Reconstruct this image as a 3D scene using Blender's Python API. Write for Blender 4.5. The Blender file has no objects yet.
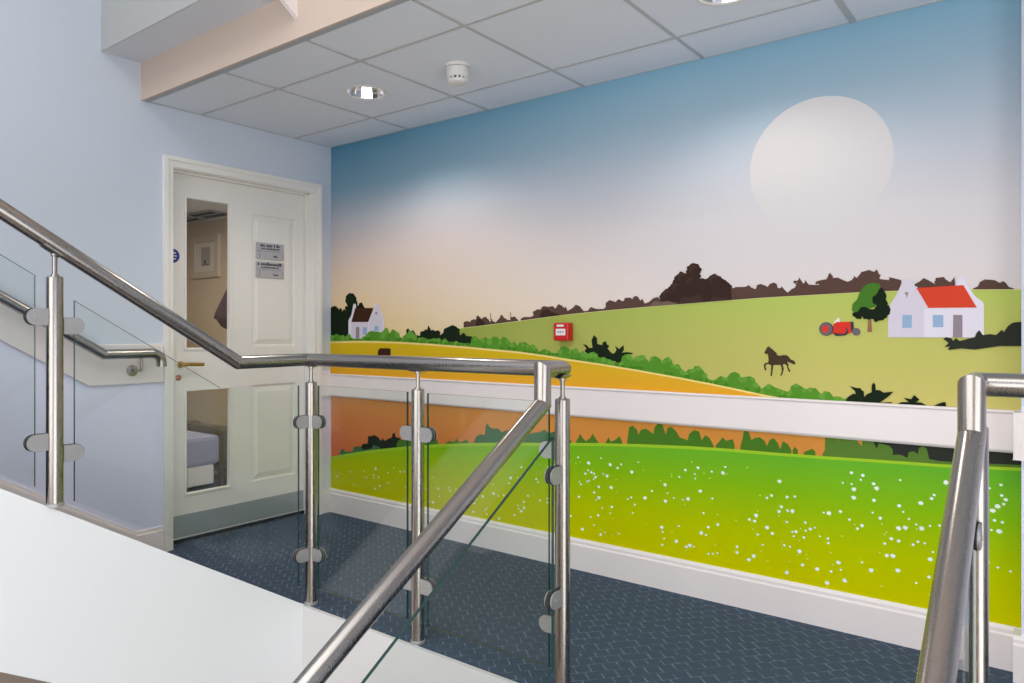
import bpy, bmesh, math, random
from mathutils import Vector, Matrix
from mathutils.geometry import tessellate_polygon
random.seed(7)
C = bpy.context.scene.collection
SC = bpy.context.scene

# ------------------------------------------------------------ camera model
F, YAW, V0, EYE = 725.61, 0.6528, 331.94, 1.1456
XW, YW, ZC = -3.744, 2.989, 2.328           # door wall, mural wall, tiled ceiling
XS, YL = -2.539, 1.891                       # stringer face, landing edge
SL = 0.618                                   # stair slope

def ray(u, v):
    r = u - 512.0
    return (math.cos(YAW)*r - math.sin(YAW)*F, math.sin(YAW)*r + math.cos(YAW)*F, V0 - v)

def wall_xz(u, v, y=YW):
    d = ray(u, v); s = y/d[1]
    return (d[0]*s, EYE + d[2]*s)

# ------------------------------------------------------------ materials
def lin(c):
    c /= 255.0
    return c/12.92 if c <= 0.04045 else ((c+0.055)/1.055)**2.4

def rgb(r, g, b, k=1.0):
    return (min(lin(r)*k, 0.95), min(lin(g)*k, 0.95), min(lin(b)*k, 0.95), 1)

def mat(name, col, rough=0.5, metal=0.0, spec=0.5, **kw):
    m = bpy.data.materials.new(name); m.use_nodes = True
    b = m.node_tree.nodes['Principled BSDF']
    b.inputs['Base Color'].default_value = col
    b.inputs['Roughness'].default_value = rough
    b.inputs['Metallic'].default_value = metal
    b.inputs['Specular IOR Level'].default_value = spec
    for k, v in kw.items():
        b.inputs[k.replace('_', ' ')].default_value = v
    return m

def nodes(m):
    nt = m.node_tree
    return nt, nt.nodes, nt.links, nt.nodes['Principled BSDF']

def N(nt, t, **kw):
    n = nt.nodes.new(t)
    for k, v in kw.items(): setattr(n, k, v)
    return n

def math_node(nt, op, a, b=None):
    n = N(nt, 'ShaderNodeMath', operation=op)
    for i, x in enumerate((a, b)):
        if x is None: continue
        if isinstance(x, (int, float)): n.inputs[i].default_value = x
        else: nt.links.new(x, n.inputs[i])
    return n.outputs[0]

def ramp(nt, fac, stops):
    r = N(nt, 'ShaderNodeValToRGB'); e = r.color_ramp.elements
    e[0].position, e[0].color = stops[0]
    e[1].position, e[1].color = stops[-1]
    for p, c in stops[1:-1]:
        x = e.new(p); x.color = c
    nt.links.new(fac, r.inputs[0])
    return r.outputs[0]

def pos_xyz(nt):
    g = N(nt, 'ShaderNodeNewGeometry'); s = N(nt, 'ShaderNodeSeparateXYZ')
    nt.links.new(g.outputs['Position'], s.inputs[0])
    return s.outputs

def maprange(nt, x, a, b):
    n = N(nt, 'ShaderNodeMapRange'); n.inputs['From Min'].default_value = a; n.inputs['From Max'].default_value = b
    nt.links.new(x, n.inputs['Value'])
    return n.outputs[0]

def mixc(nt, fac, a, b):
    n = N(nt, 'ShaderNodeMix', data_type='RGBA')
    if isinstance(fac, float): n.inputs[0].default_value = fac
    else: nt.links.new(fac, n.inputs[0])
    for i, x in ((6, a), (7, b)):
        if isinstance(x, tuple): n.inputs[i].default_value = x
        else: nt.links.new(x, n.inputs[i])
    return n.outputs[2]

def zgrad(name, z0, z1, stops, xmix=None, rough=0.55):
    """printed vertical gradient; xmix = (x0, x1, stops at x0)"""
    m = mat(name, (1, 1, 1, 1), 0.75, spec=0.0); nt, nd, lk, b = nodes(m)
    p = pos_xyz(nt); f = maprange(nt, p[2], z0, z1)
    c = ramp(nt, f, stops)
    if xmix:
        c2 = ramp(nt, f, xmix[2]); c = mixc(nt, maprange(nt, p[0], xmix[0], xmix[1]), c2, c)
    lk.new(c, b.inputs['Base Color'])
    return m

def bump_noise(m, scale, strength, dist=0.002):
    nt, nd, lk, b = nodes(m)
    t = N(nt, 'ShaderNodeTexNoise'); t.inputs['Scale'].default_value = scale
    g = N(nt, 'ShaderNodeNewGeometry'); lk.new(g.outputs['Position'], t.inputs['Vector'])
    bm = N(nt, 'ShaderNodeBump'); bm.inputs['Strength'].default_value = strength; bm.inputs['Distance'].default_value = dist
    lk.new(t.outputs[0], bm.inputs['Height']); lk.new(bm.outputs[0], b.inputs['Normal'])
    return m

M = {}
M['white'] = mat('white_gloss_paint', rgb(240, 230, 226), 0.38)
M['stringer'] = mat('white_stringer_paint', rgb(246, 247, 248), 0.5)
M['fascia'] = mat('landing_fascia_shaded_white', rgb(222, 219, 217), 0.5)  # same white as the stringer, darkened for the less lit side
M['door_white'] = mat('door_satin_white', rgb(238, 234, 227), 0.42)
M['ceil_tile'] = bump_noise(mat('ceiling_tile', rgb(231, 234, 242), 0.85, spec=0.2), 260, 0.12)
M['ceil_grid'] = mat('ceiling_grid_shadow_grey', rgb(188, 188, 188), 0.5)  # grey stands in for the shadow gaps between tiles
M['ceil_trim'] = mat('ceiling_edge_trim', rgb(168, 170, 174), 0.5)
M['cream'] = mat('bulkhead_warm_light_tint', rgb(208, 188, 172), 0.7, spec=0.2)  # bulkhead face: glow of warm lamp light put into the colour
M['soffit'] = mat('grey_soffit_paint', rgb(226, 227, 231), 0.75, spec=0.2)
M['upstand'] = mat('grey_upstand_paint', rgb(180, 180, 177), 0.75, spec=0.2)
M['lobby_wall'] = mat('lobby_magnolia', rgb(214, 196, 170), 0.7, spec=0.2)
M['lobby_ceil'] = mat('lobby_ceiling_white', rgb(215, 213, 208), 0.8, spec=0.2)
M['under'] = mat('lower_floor_vinyl', rgb(190, 176, 162), 0.6)

# two-tone painted wall
def wall_paint():
    m = mat('two_tone_wall_paint', (1, 1, 1, 1), 0.62, spec=0.25); nt, nd, lk, b = nodes(m)
    p = pos_xyz(nt)
    rise = math_node(nt, 'MAXIMUM', math_node(nt, 'MULTIPLY', math_node(nt, 'SUBTRACT', 1.535, p[1]), SL), 0.0)
    edge = math_node(nt, 'ADD', rise, 0.90)
    f = math_node(nt, 'LESS_THAN', p[2], edge)
    two = mixc(nt, f, rgb(206, 213, 223), rgb(230, 231, 255))
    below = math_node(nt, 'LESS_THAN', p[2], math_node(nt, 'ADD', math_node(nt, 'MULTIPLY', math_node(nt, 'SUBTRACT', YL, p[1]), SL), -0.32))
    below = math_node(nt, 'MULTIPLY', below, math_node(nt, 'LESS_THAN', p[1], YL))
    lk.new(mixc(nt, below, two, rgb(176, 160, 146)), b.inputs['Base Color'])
    return bump_noise(m, 120, 0.05)
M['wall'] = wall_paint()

def steel():
    m = mat('brushed_steel', rgb(168, 162, 156), 0.24, 1.0); nt, nd, lk, b = nodes(m)
    t = N(nt, 'ShaderNodeTexNoise'); t.inputs['Scale'].default_value = 900
    g = N(nt, 'ShaderNodeTexCoord'); mp = N(nt, 'ShaderNodeMapping'); mp.inputs['Scale'].default_value = (1, 1, 0.02)
    lk.new(g.outputs['Object'], mp.inputs[0]); lk.new(mp.outputs[0], t.inputs['Vector'])
    lk.new(maprange(nt, t.outputs[0], 0, 1), b.inputs['Roughness'])
    b.inputs['Roughness'].default_value = 0.25
    mr = b.inputs['Roughness'].links[0].from_node
    mr.inputs['To Min'].default_value = 0.19; mr.inputs['To Max'].default_value = 0.34
    return m
M['steel'] = steel()
M['clamp'] = mat('satin_clamp_steel', rgb(180, 178, 177), 0.45, 0.6)
M['rubber'] = mat('black_rubber', rgb(28, 28, 28), 0.6)
M['chrome'] = mat('polished_reflector', rgb(225, 225, 225), 0.12, 1.0)
M['brass'] = mat('brass', rgb(196, 160, 80), 0.28, 1.0)
M['copper'] = mat('copper_lock', rgb(190, 130, 110), 0.35, 1.0)
M['glass_edge'] = mat('green_glass_edge', rgb(38, 72, 66), 0.12)
M['kick'] = mat('grey_kick_plate', rgb(158, 166, 168), 0.35, 0.15)
M['dark_gap'] = mat('door_gap_shade', rgb(22, 24, 28), 0.7)  # painted shade of the gap under the door
M['red'] = mat('red_plastic', rgb(196, 24, 26), 0.35)
M['black'] = mat('black_print', rgb(18, 18, 18), 0.6)
M['paper'] = mat('white_print', rgb(230, 226, 224), 0.5)
M['plate'] = mat('silver_sign_plate', rgb(186, 186, 190), 0.4, 0.3)
M['ink'] = mat('dark_sign_ink', rgb(70, 68, 74), 0.6)
M['blue'] = mat('blue_sign', rgb(28, 52, 140), 0.4)
M['plastic'] = mat('white_plastic', rgb(226, 222, 217), 0.45)
M['coat'] = mat('dark_plum_cloth', rgb(72, 58, 66), 0.95, spec=0.1)
M['lilac'] = mat('lilac_upholstery', rgb(150, 146, 170), 0.9, spec=0.1)
M['wood_dark'] = mat('dark_wood', rgb(88, 74, 64), 0.5)
M['grille'] = mat('dark_grille', rgb(48, 48, 50), 0.6)
M['mount'] = mat('picture_mount', rgb(226, 218, 208), 0.6)
M['art'] = mat('grey_print', rgb(176, 168, 162), 0.6)
M['frame'] = mat('picture_frame_cream', rgb(206, 192, 172), 0.5)
M['bulb'] = mat('lamp_glow', (1, 1, 1, 1), 0.5, Emission_Color=(1, 0.95, 0.88, 1), Emission_Strength=6.0)

def glass_mat(name, tint, refl=1.0):
    m = bpy.data.materials.new(name); m.use_nodes = True; nt = m.node_tree; nt.nodes.clear()
    o = N(nt, 'ShaderNodeOutputMaterial'); mx = N(nt, 'ShaderNodeMixShader')
    t = N(nt, 'ShaderNodeBsdfTransparent'); t.inputs[0].default_value = tint
    g = N(nt, 'ShaderNodeBsdfGlossy'); g.inputs['Roughness'].default_value = 0.02
    fr = N(nt, 'ShaderNodeFresnel'); ge = N(nt, 'ShaderNodeNewGeometry')
    nt.links.new(math_node(nt, 'ADD', math_node(nt, 'MULTIPLY', ge.outputs['Backfacing'], 1/1.45-1.45), 1.45), fr.inputs[0])
    nt.links.new(math_node(nt, 'MULTIPLY', fr.outputs[0], refl), mx.inputs[0])
    nt.links.new(t.outputs[0], mx.inputs[1]); nt.links.new(g.outputs[0], mx.inputs[2]); nt.links.new(mx.outputs[0], o.inputs[0])
    return m
M['glass'] = glass_mat('clear_balustrade_glass', (0.965, 0.985, 0.975, 1), 0.8)
M['door_glass'] = glass_mat('door_glass', (0.93, 0.94, 0.94, 1), 0.7)

def carpet():
    m = mat('slate_blue_carpet', (1, 1, 1, 1), 0.95, spec=0.12); nt, nd, lk, b = nodes(m)
    p = pos_xyz(nt)
    a = math.radians(49); S = 1/0.052
    U = math_node(nt, 'ADD', math_node(nt, 'MULTIPLY', p[0], math.cos(a)*S), math_node(nt, 'MULTIPLY', p[1], math.sin(a)*S))
    V = math_node(nt, 'ADD', math_node(nt, 'MULTIPLY', p[0], -math.sin(a)*S), math_node(nt, 'MULTIPLY', p[1], math.cos(a)*S))
    half = math_node(nt, 'MULTIPLY', math_node(nt, 'FLOOR', V), 0.5)
    l1 = math_node(nt, 'LESS_THAN', math_node(nt, 'FRACT', math_node(nt, 'ADD', U, half)), 0.085)
    l2 = math_node(nt, 'LESS_THAN', math_node(nt, 'FRACT', V), 0.085)
    line = math_node(nt, 'MAXIMUM', l1, math_node(nt, 'MULTIPLY', l2, 0.55))
    g = N(nt, 'ShaderNodeNewGeometry')
    n1 = N(nt, 'ShaderNodeTexNoise'); n1.inputs['Scale'].default_value = 26; lk.new(g.outputs['Position'], n1.inputs['Vector'])
    brk = maprange(nt, n1.outputs[0], 0.38, 0.6)
    n2 = N(nt, 'ShaderNodeTexNoise'); n2.inputs['Scale'].default_value = 330; lk.new(g.outputs['Position'], n2.inputs['Vector'])
    base = ramp(nt, n2.outputs[0], [(0.3, rgb(58, 71, 87)), (0.7, rgb(84, 97, 114))])
    lk.new(mixc(nt, math_node(nt, 'MULTIPLY', line, brk), base, rgb(120, 136, 150)), b.inputs['Base Color'])
    bp = N(nt, 'ShaderNodeBump'); bp.inputs['Strength'].default_value = 0.5; bp.inputs['Distance'].default_value = 0.003
    lk.new(n2.outputs[0], bp.inputs['Height']); lk.new(bp.outputs[0], b.inputs['Normal'])
    return m
M['carpet'] = carpet()

# ------------------------------------------------------------ mesh builder
class MB:
    def __init__(s): s.v = []; s.f = []; s.m = []; s.sm = []
    def face(s, pts, mi=0, smooth=False):
        i = len(s.v); s.v += [tuple(p) for p in pts]; s.f.append(tuple(range(i, i+len(pts)))); s.m.append(mi); s.sm.append(smooth)
    def grid(s, rings, mi=0, smooth=True, closed=True):
        i = len(s.v); n = len(rings[0])
        for r in rings: s.v += [tuple(p) for p in r]
        for a in range(len(rings)-1):
            for k in range(n if closed else n-1):
                k2 = (k+1) % n
                s.f.append((i+a*n+k, i+a*n+k2, i+(a+1)*n+k2, i+(a+1)*n+k)); s.m.append(mi); s.sm.append(smooth)
    def box(s, x0, x1, y0, y1, z0, z1, mi=0):
        p = [(x, y, z) for z in (z0, z1) for y in (y0, y1) for x in (x0, x1)]
        i = len(s.v); s.v += p
        for q in ((0, 2, 3, 1), (4, 5, 7, 6), (0, 1, 5, 4), (2, 6, 7, 3), (0, 4, 6, 2), (1, 3, 7, 5)):
            s.f.append(tuple(i+k for k in q)); s.m.append(mi); s.sm.append(False)
        return s
    def prism(s, poly, axis, a, b, mi=0, edge=None):
        """poly: 2D points in the two other axes; extruded along axis from a to b"""
        def P(q, t):
            return (t, q[0], q[1]) if axis == 0 else (q[0], t, q[1]) if axis == 1 else (q[0], q[1], t)
        tri = tessellate_polygon([[Vector((q[0], q[1], 0)) for q in poly]])
        n = len(poly); i = len(s.v)
        s.v += [P(q, a) for q in poly] + [P(q, b) for q in poly]
        for t in tri:
            s.f.append(tuple(i+k for k in t)); s.m.append(mi); s.sm.append(False)
            s.f.append(tuple(i+n+k for k in reversed(t))); s.m.append(mi); s.sm.append(False)
        for k in range(n):
            k2 = (k+1) % n
            s.f.append((i+k, i+k2, i+n+k2, i+n+k)); s.m.append(mi if edge is None else edge); s.sm.append(False)
        return s
    def flat(s, poly, y, mi):
        tri = tessellate_polygon([[Vector((q[0], q[1], 0)) for q in poly]])
        i = len(s.v); s.v += [(q[0], y, q[1]) for q in poly]
        for t in tri:
            a, b, c = (poly[k] for k in t)
            cr = (b[0]-a[0])*(c[1]-a[1]) - (b[1]-a[1])*(c[0]-a[0])
            t = t if cr > 0 else tuple(reversed(t))
            s.f.append(tuple(i+k for k in t)); s.m.append(mi); s.sm.append(False)
    def tube(s, path, r, n=24, mi=0, caps=True):
        path = [Vector(p) for p in path]
        dirs = [(path[k+1]-path[k]).normalized() for k in range(len(path)-1)]
        for k, d in enumerate(dirs):
            up = Vector((0, 0, 1)) if abs(d.z) < 0.9 else Vector((0, 1, 0))
            a = d.cross(up).normalized(); b = a.cross(d).normalized()
            p0, p1 = path[k], path[k+1]
            n0 = d if k == 0 else (dirs[k-1]+d).normalized()
            n1 = d if k == len(dirs)-1 else (d+dirs[k+1]).normalized()
            r0, r1 = [], []
            for q in range(n):
                t = 2*math.pi*q/n; o = a*math.cos(t)*r + b*math.sin(t)*r
                r0.append(p0 + o - d*(o.dot(n0)/d.dot(n0)))
                r1.append(p1 + o - d*(o.dot(n1)/d.dot(n1)))
            s.grid([r0, r1], mi)
            if caps and k == 0: s.face(list(reversed(r0)), mi)
            if caps and k == len(dirs)-1: s.face(r1, mi)
        return s
    def lathe(s, prof, c, n=32, mi=0, ax='z', sharp=True):
        """prof: (radius, height) along +axis from c"""
        def P(r, h, t):
            x, y = r*math.cos(t), r*math.sin(t)
            v = (x, y, h) if ax == 'z' else (h, x, y) if ax == 'x' else (x, h, y)
            return (c[0]+v[0], c[1]+v[1], c[2]+v[2])
        R = [[P(r, h, 2*math.pi*k/n) for k in range(n)] for r, h in prof]
        if sharp:
            for k in range(len(R)-1): s.grid([R[k], R[k+1]], mi)
        else: s.grid(R, mi)
        if prof[0][0] > 1e-5: s.face(list(reversed(R[0])), mi)
        if prof[-1][0] > 1e-5: s.face(R[-1], mi)
        return s
    def build(s, name, mats, parent=None, loc=(0, 0, 0), bevel=0):
        me = bpy.data.meshes.new(name); me.from_pydata([(v[0]-loc[0], v[1]-loc[1], v[2]-loc[2]) for v in s.v], [], s.f)
        for m in (mats if isinstance(mats, (list, tuple)) else [mats]): me.materials.append(m)
        for p, mi, sm in zip(me.polygons, s.m, s.sm): p.material_index = mi; p.use_smooth = sm
        bm = bmesh.new(); bm.from_mesh(me); bmesh.ops.remove_doubles(bm, verts=bm.verts, dist=1e-7) if not any(s.sm) else None
        bmesh.ops.recalc_face_normals(bm, faces=bm.faces) if not getattr(s, 'keep', False) else None
        bm.to_mesh(me); bm.free(); me.update()
        o = bpy.data.objects.new(name, me); C.objects.link(o)
        if parent: 
            o.parent = parent; o.location = Vector(loc)-Vector(parent_loc(parent))
        else: o.location = loc
        if bevel:
            b = o.modifiers.new('bevel', 'BEVEL'); b.width = bevel; b.segments = 2; b.limit_method = 'ANGLE'; b.angle_limit = math.radians(40)
        return o

def parent_loc(o):
    p = Vector(o.location)
    while o.parent: o = o.parent; p += Vector(o.location)
    return p

def tag(o, label, cat, group=None):
    o['label'] = label; o['category'] = cat
    if group: o['group'] = group
    return o
def thing(name, loc, label, cat, group=None):
    o = bpy.data.objects.new(name, None); C.objects.link(o); o.location = loc; o.empty_display_size = 0.1
    return tag(o, label, cat, group)
def structure(o, label=None, cat=None):
    o['kind'] = 'structure'
    if label: o['label'] = label
    if cat: o['category'] = cat
    return o

# ============================================================ SETTING
DY0, DY1, DZ = 1.948, 2.852, 2.015           # door opening
XR, YB, ZR, ZL = 2.3, -2.6, 4.3, -1.7
w = MB()                                      # door wall
T = 0.13
w.box(XW-T, XW, YB, DY0, ZL, ZR); w.box(XW-T, XW, DY1, YW+0.2, ZL, ZR); w.box(XW-T, XW, DY0, DY1, DZ, ZR); w.box(XW-T, XW, DY0, DY1, ZL, -0.02)
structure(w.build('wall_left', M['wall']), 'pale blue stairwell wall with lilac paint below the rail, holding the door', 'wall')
w = MB(); w.box(XW, XR+0.1, YW, YW+0.2, ZL, ZR)
structure(w.build('wall_back', M['wall']), 'long back wall carrying the painted landscape mural', 'wall')
w = MB(); w.box(-0.118, XR, 2.90, YW, -0.02, ZC)
structure(w.build('wall_pier', M['wall']), 'shallow pale pier at the right end of the mural', 'wall')
QY0, QY1, QZ0, QZ1 = -2.3, 1.1, -1.6, 1.2      # unseen low opening right of the stair, added to light the stringer
w = MB(); w.box(XR, XR+0.1, YB, QY0, ZL, ZR); w.box(XR, XR+0.1, QY1, YW+0.2, ZL, ZR); w.box(XR, XR+0.1, QY0, QY1, ZL, QZ0); w.box(XR, XR+0.1, QY0, QY1, QZ1, ZR)
structure(w.build('wall_right', M['wall']))
w = MB()
for k in range(4):
    y = QY0 + (QY1-QY0)*k/3; w.box(XR+0.02, XR+0.08, y-0.03, y+0.03, QZ0, QZ1)
for z in (QZ0+0.03, QZ1-0.03): w.box(XR+0.02, XR+0.08, QY0, QY1, z-0.03, z+0.03)
structure(w.build('added_light_window', M['white']))  # bars of the added light opening
# wall behind the camera with a tall stair window opening
WX0, WX1, WZ0, WZ1 = -3.3, 0.9, 0.0, 2.6
w = MB(); w.box(XW-T, WX0, YB-0.15, YB, ZL, ZR); w.box(WX1, XR+0.1, YB-0.15, YB, ZL, ZR); w.box(WX0, WX1, YB-0.15, YB, ZL, WZ0); w.box(WX0, WX1, YB-0.15, YB, WZ1, ZR)
structure(w.build('wall_front', M['wall']))
w = MB()
for k in range(5):
    x = WX0 + (WX1-WX0)*k/4; w.box(x-0.035, x+0.035, YB-0.11, YB-0.04, WZ0, WZ1)
for z in (WZ0+0.03, 1.0, WZ1-0.03): w.box(WX0, WX1, YB-0.11, YB-0.04, z-0.035, z+0.035)
structure(w.build('window_1', M['white']))
# roof over the stairwell with a roof-light opening
RX0, RX1, RY0, RY1 = -3.5, 1.6, -2.1, 0.3
w = MB(); w.box(XW-T, RX0, YB, 1.6, ZR, ZR+0.15); w.box(RX1, XR+0.1, YB, 1.6, ZR, ZR+0.15); w.box(RX0, RX1, YB, RY0, ZR, ZR+0.15); w.box(RX0, RX1, RY1, YW, ZR, ZR+0.15)
w.box(XW-T, RX0, 1.6, YW, ZR, ZR+0.15); w.box(RX1, XR+0.1, 1.6, YW, ZR, ZR+0.15)
structure(w.build('ceiling_stairwell', M['soffit']))
w = MB()
for k in range(6):
    x = RX0 + (RX1-RX0)*k/5; w.box(x-0.03, x+0.03, RY0, RY1, ZR+0.03, ZR+0.11)
for y in (RY0, RY1): w.box(RX0, RX1, y-0.03, y+0.03, ZR+0.03, ZR+0.11)
structure(w.build('window_2', M['white']))
# lower hall floor
w = MB(); w.box(XW-T, XR+0.1, YB, YW, ZL-0.1, ZL)
structure(w.build('floor_lower', M['under']))

# landing floor (carpet) with the return in front of the up flight
GO, RI = 0.277, 0.171
w = MB()
poly = [(XW, YW), (XW, YL-GO), (XS-0.03, YL-GO), (XS-0.03, YL+0.004), (XR, YL+0.004), (XR, YW)]
w.prism(poly, 2, -0.03, 0.0)
w.box(XW-0.13, XW, DY0, DY1, -0.03, 0.0)
structure(w.build('floor', M['carpet']), 'slate blue carpeted landing floor with a fine lattice pattern', 'floor')
# landing fascia
w = MB(); w.box(XS-0.03, -1.30, YL-0.012, YL+0.004, -0.62, 0.0)
structure(w.build('trim_1', M['fascia']), 'white fascia board on the landing edge below the balustrade', 'trim')
w = MB(); w.box(XS-0.03, XR, YL+0.004, YW, -0.30, -0.031)
structure(w.build('floor_slab', M['soffit']))
# up flight
w = MB(); poly = []
n = 11
for k in range(n):
    y = YL-GO*(k+1); poly += [(y, RI*k), (y, RI*(k+1))]
yend = YL-GO*(n+1)
poly += [(yend, RI*n), (yend, RI*n-0.30)]
poly += [(YL-GO+0.001, -0.20), ]
w.prism(poly, 0, XW+0.001, XS-0.03)
structure(w.build('stair_flight', M['carpet']), 'carpeted stair flight climbing along the left wall behind the white stringer', 'stairs')
w = MB(); ya = yend
w.prism([(YL, 0.0), (ya, SL*(YL-ya)), (ya, SL*(YL-ya)-0.545), (YL-0.012, -0.525-0.02)], 0, XS-0.03, XS)
structure(w.build('trim_2', M['stringer']), 'broad white stringer board on the side of the climbing stair', 'stringer')
# flight going down between the two sloping rails
w = MB(); poly = [(YL-0.012, -0.001)]
z = 0.0; y = YL-0.012
for k in range(8):
    poly += [(y, -RI*(k+1)), (y-GO, -RI*(k+1))]; y -= GO
poly += [(y, -RI*8-0.25), (YL-0.012, -0.30)]
w.prism(poly, 0, -1.30, -0.125)
structure(w.build('stair_flight_down', M['carpet']))

# tiled suspended ceiling
GX, GY, TS = -1.8458, 2.1098, 0.6
DLS = [(-2.748, 2.405), (-0.942, 2.446)]
YF = 1.80
def build_ceiling():
    w = MB(); w.keep = False
    xs = [XW] + [GX+TS*k for k in range(-2, 8) if XW < GX+TS*k < XR] + [XR]
    ys = [YF, GY, GY+TS, YW]
    for i in range(len(xs)-1):
        for j in range(len(ys)-1):
            x0, x1, y0, y1 = xs[i], xs[i+1], ys[j], ys[j+1]
            hole = next((d for d in DLS if x0 < d[0] < x1 and y0 < d[1] < y1), None)
            if not hole: w.box(x0, x1, y0, y1, ZC, ZC+0.02); continue
            cx, cy = hole; n = 48; inner, outer = [], []
            for k in range(n):
                t = 2*math.pi*(k+0.5)/n; dx, dy = math.cos(t), math.sin(t)
                inner.append((cx+0.099*dx, cy+0.099*dy, ZC))
                s = min(((x1-cx)/dx if dx > 0 else (x0-cx)/dx), ((y1-cy)/dy if dy > 0 else (y0-cy)/dy))
                outer.append((cx+s*dx, cy+s*dy, ZC))
            w.grid([inner, outer], 0, False)
            cs = [(x0, y0), (x1, y0), (x1, y1), (x0, y1)]
            for q in cs:   # corner fillers
                o = sorted(outer, key=lambda p: (p[0]-q[0])**2+(p[1]-q[1])**2)
                a = min((p for p in outer if abs(p[0]-q[0]) < 1e-6), key=lambda p: abs(p[1]-q[1]))
                b = min((p for p in outer if abs(p[1]-q[1]) < 1e-6), key=lambda p: abs(p[0]-q[0]))
                w.face([a, (q[0], q[1], ZC), b], 0)
    g = 0.0075
    for x in xs[1:-1]: w.box(x-g, x+g, YF, YW, ZC-0.003, ZC+0.004, 1)
    w.box(-0.6458-0.012, -0.6458+0.012, YF, YW, ZC-0.004, ZC+0.004, 1)
    for y in ys[1:-1]: w.box(XW, XR, y-g, y+g, ZC-0.0032, ZC+0.004, 1)
    w.box(XW, XR, YW-0.008, YW, ZC-0.003, ZC+0.004, 1); w.box(XW, XW+0.008, YF, YW, ZC-0.003, ZC+0.004, 1)
    w.box(XW, XR, YF, YF+0.028, ZC-0.004, ZC+0.004, 2)
    return w.build('ceiling', [M['ceil_tile'], M['ceil_grid'], M['ceil_trim']])
structure(build_ceiling(), 'white suspended tile ceiling over the landing', 'ceiling')

XB = -2.449
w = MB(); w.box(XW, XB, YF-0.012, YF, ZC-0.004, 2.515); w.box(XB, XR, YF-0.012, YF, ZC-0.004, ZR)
structure(w.build('trim_3', M['cream']), 'bulkhead face with warm light painted in, at the edge of the tiled ceiling', 'bulkhead')
w = MB(); w.box(XW, XB-0.02, 1.60, YF-0.012, 2.515, 2.53); 
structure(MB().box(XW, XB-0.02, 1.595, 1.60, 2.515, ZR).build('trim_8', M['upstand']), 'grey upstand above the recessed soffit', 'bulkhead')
structure(w.build('trim_4', M['soffit']), 'grey recessed soffit and upstand above the warm-tinted bulkhead', 'soffit')
w = MB(); w.prism([(YF-0.012, 2.404), (0.3, 2.404+0.72*1.49), (0.3, 2.404+0.72*1.49+0.45), (YF-0.012, 3.1)], 0, XB-0.02, XB)
structure(w.build('trim_5', M['white']), 'white sloping string board meeting the warm-tinted bulkhead', 'trim')

# dado rail on the mural wall, baseboards
def dado_prof(y, z0, z1, t):
    return [(y, z0), (y-t*0.6, z0), (y-t, z0+0.01), (y-t, z1-0.012), (y-t-0.006, z1-0.008), (y-t-0.004, z1), (y, z1)]
w = MB(); w.prism(dado_prof(YW, 0.735, 0.881, 0.022), 0, XW, -0.118)
w.box(-0.139, XR, 2.872, 2.90, 0.728, 0.884); w.box(-0.139, -0.118, 2.872, YW, 0.728, 0.884)
structure(w.build('trim_6', M['white'], bevel=0.003), 'broad white dado board across the middle of the mural', 'dado rail')
def base_prof(y, h, t, s=-1):
    return [(y, 0.0), (y+s*t, 0.0), (y+s*t, h-0.03), (y+s*t*0.72, h-0.024), (y+s*t*0.72, h-0.012), (y+s*t*0.4, h), (y, h)]
w = MB(); w.prism(base_prof(YW, 0.148, 0.022), 0, XW, -0.118)
w.prism(base_prof(2.90, 0.152, 0.022), 0, -0.14, XR); w.box(-0.14, -0.118, 2.90, YW-0.022, 0.0, 0.148)
structure(w.build('baseboard_back', M['white']), 'tall white moulded baseboard under the mural', 'baseboard')
w = MB()
w.prism([(XW, 0), (XW+0.018, 0), (XW+0.018, 0.12), (XW+0.008, 0.145), (XW, 0.145)], 1, 2.905, YW-0.02)
yk = 1.76
w.prism([(1.897, 0.0), (1.897, 0.115), (yk, 0.115), (yend, 0.115+SL*(yk-yend)), (yend, SL*(yk-yend)-0.12), (1.56, 0.0)], 0, XW, XW+0.018)
w.prism([(1.897, 0.115), (1.897, 0.135), (yk, 0.135), (yend, 0.135+SL*(yk-yend)), (yend, 0.115+SL*(yk-yend)), (yk, 0.115)], 0, XW, XW+0.009)
structure(w.build('baseboard_left', M['white']), 'white baseboard stepping up with the stair along the left wall', 'baseboard')
w = MB(); b0, b1 = 0.885, 1.085
w.prism([(1.897, b0), (1.897, b1), (1.535, b1), (yend, b1+SL*(1.535-yend)), (yend, b0+SL*(1.535-yend)), (1.535, b0)], 0, XW, XW+0.014)
w.prism([(YW, b0-0.005), (YW, 0.735), (2.905, 0.735), (2.905, b0-0.005)], 0, XW, XW+0.014)
structure(w.build('trim_7', M['white'], bevel=0.003), 'white rail board rising with the stair on the left wall', 'trim')

# ------------------------------------------------------------ door
XD = XW-0.08                                  # face of the leaf
door = bpy.data.objects.new('door_1', None); C.objects.link(door); door.location = (XW, 2.4, 0)
structure(door, 'white panelled door with two narrow glass panes on its left side', 'door')
DL = (XW, 2.4, 0)
w = MB()
def casing(y0, y1, z0, z1, dy):
    w.box(XW, XW+0.016, y0, y1, z0, z1)
cz = 0.05
w.box(XW, XW+0.014, DY0-cz, DY0, 0, DZ); w.box(XW+0.014, XW+0.022, DY0-cz, DY0-cz+0.022, 0, DZ+0.033)
w.box(XW, XW+0.014, DY1, DY1+cz, 0, DZ); w.box(XW+0.014, XW+0.022, DY1+cz-0.022, DY1+cz, 0, DZ+0.033)
w.box(XW, XW+0.014, DY0-cz, DY1+cz, DZ, DZ+0.055); w.box(XW+0.014, XW+0.022, DY0-cz, DY1+cz, DZ+0.033, DZ+0.055)
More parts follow.
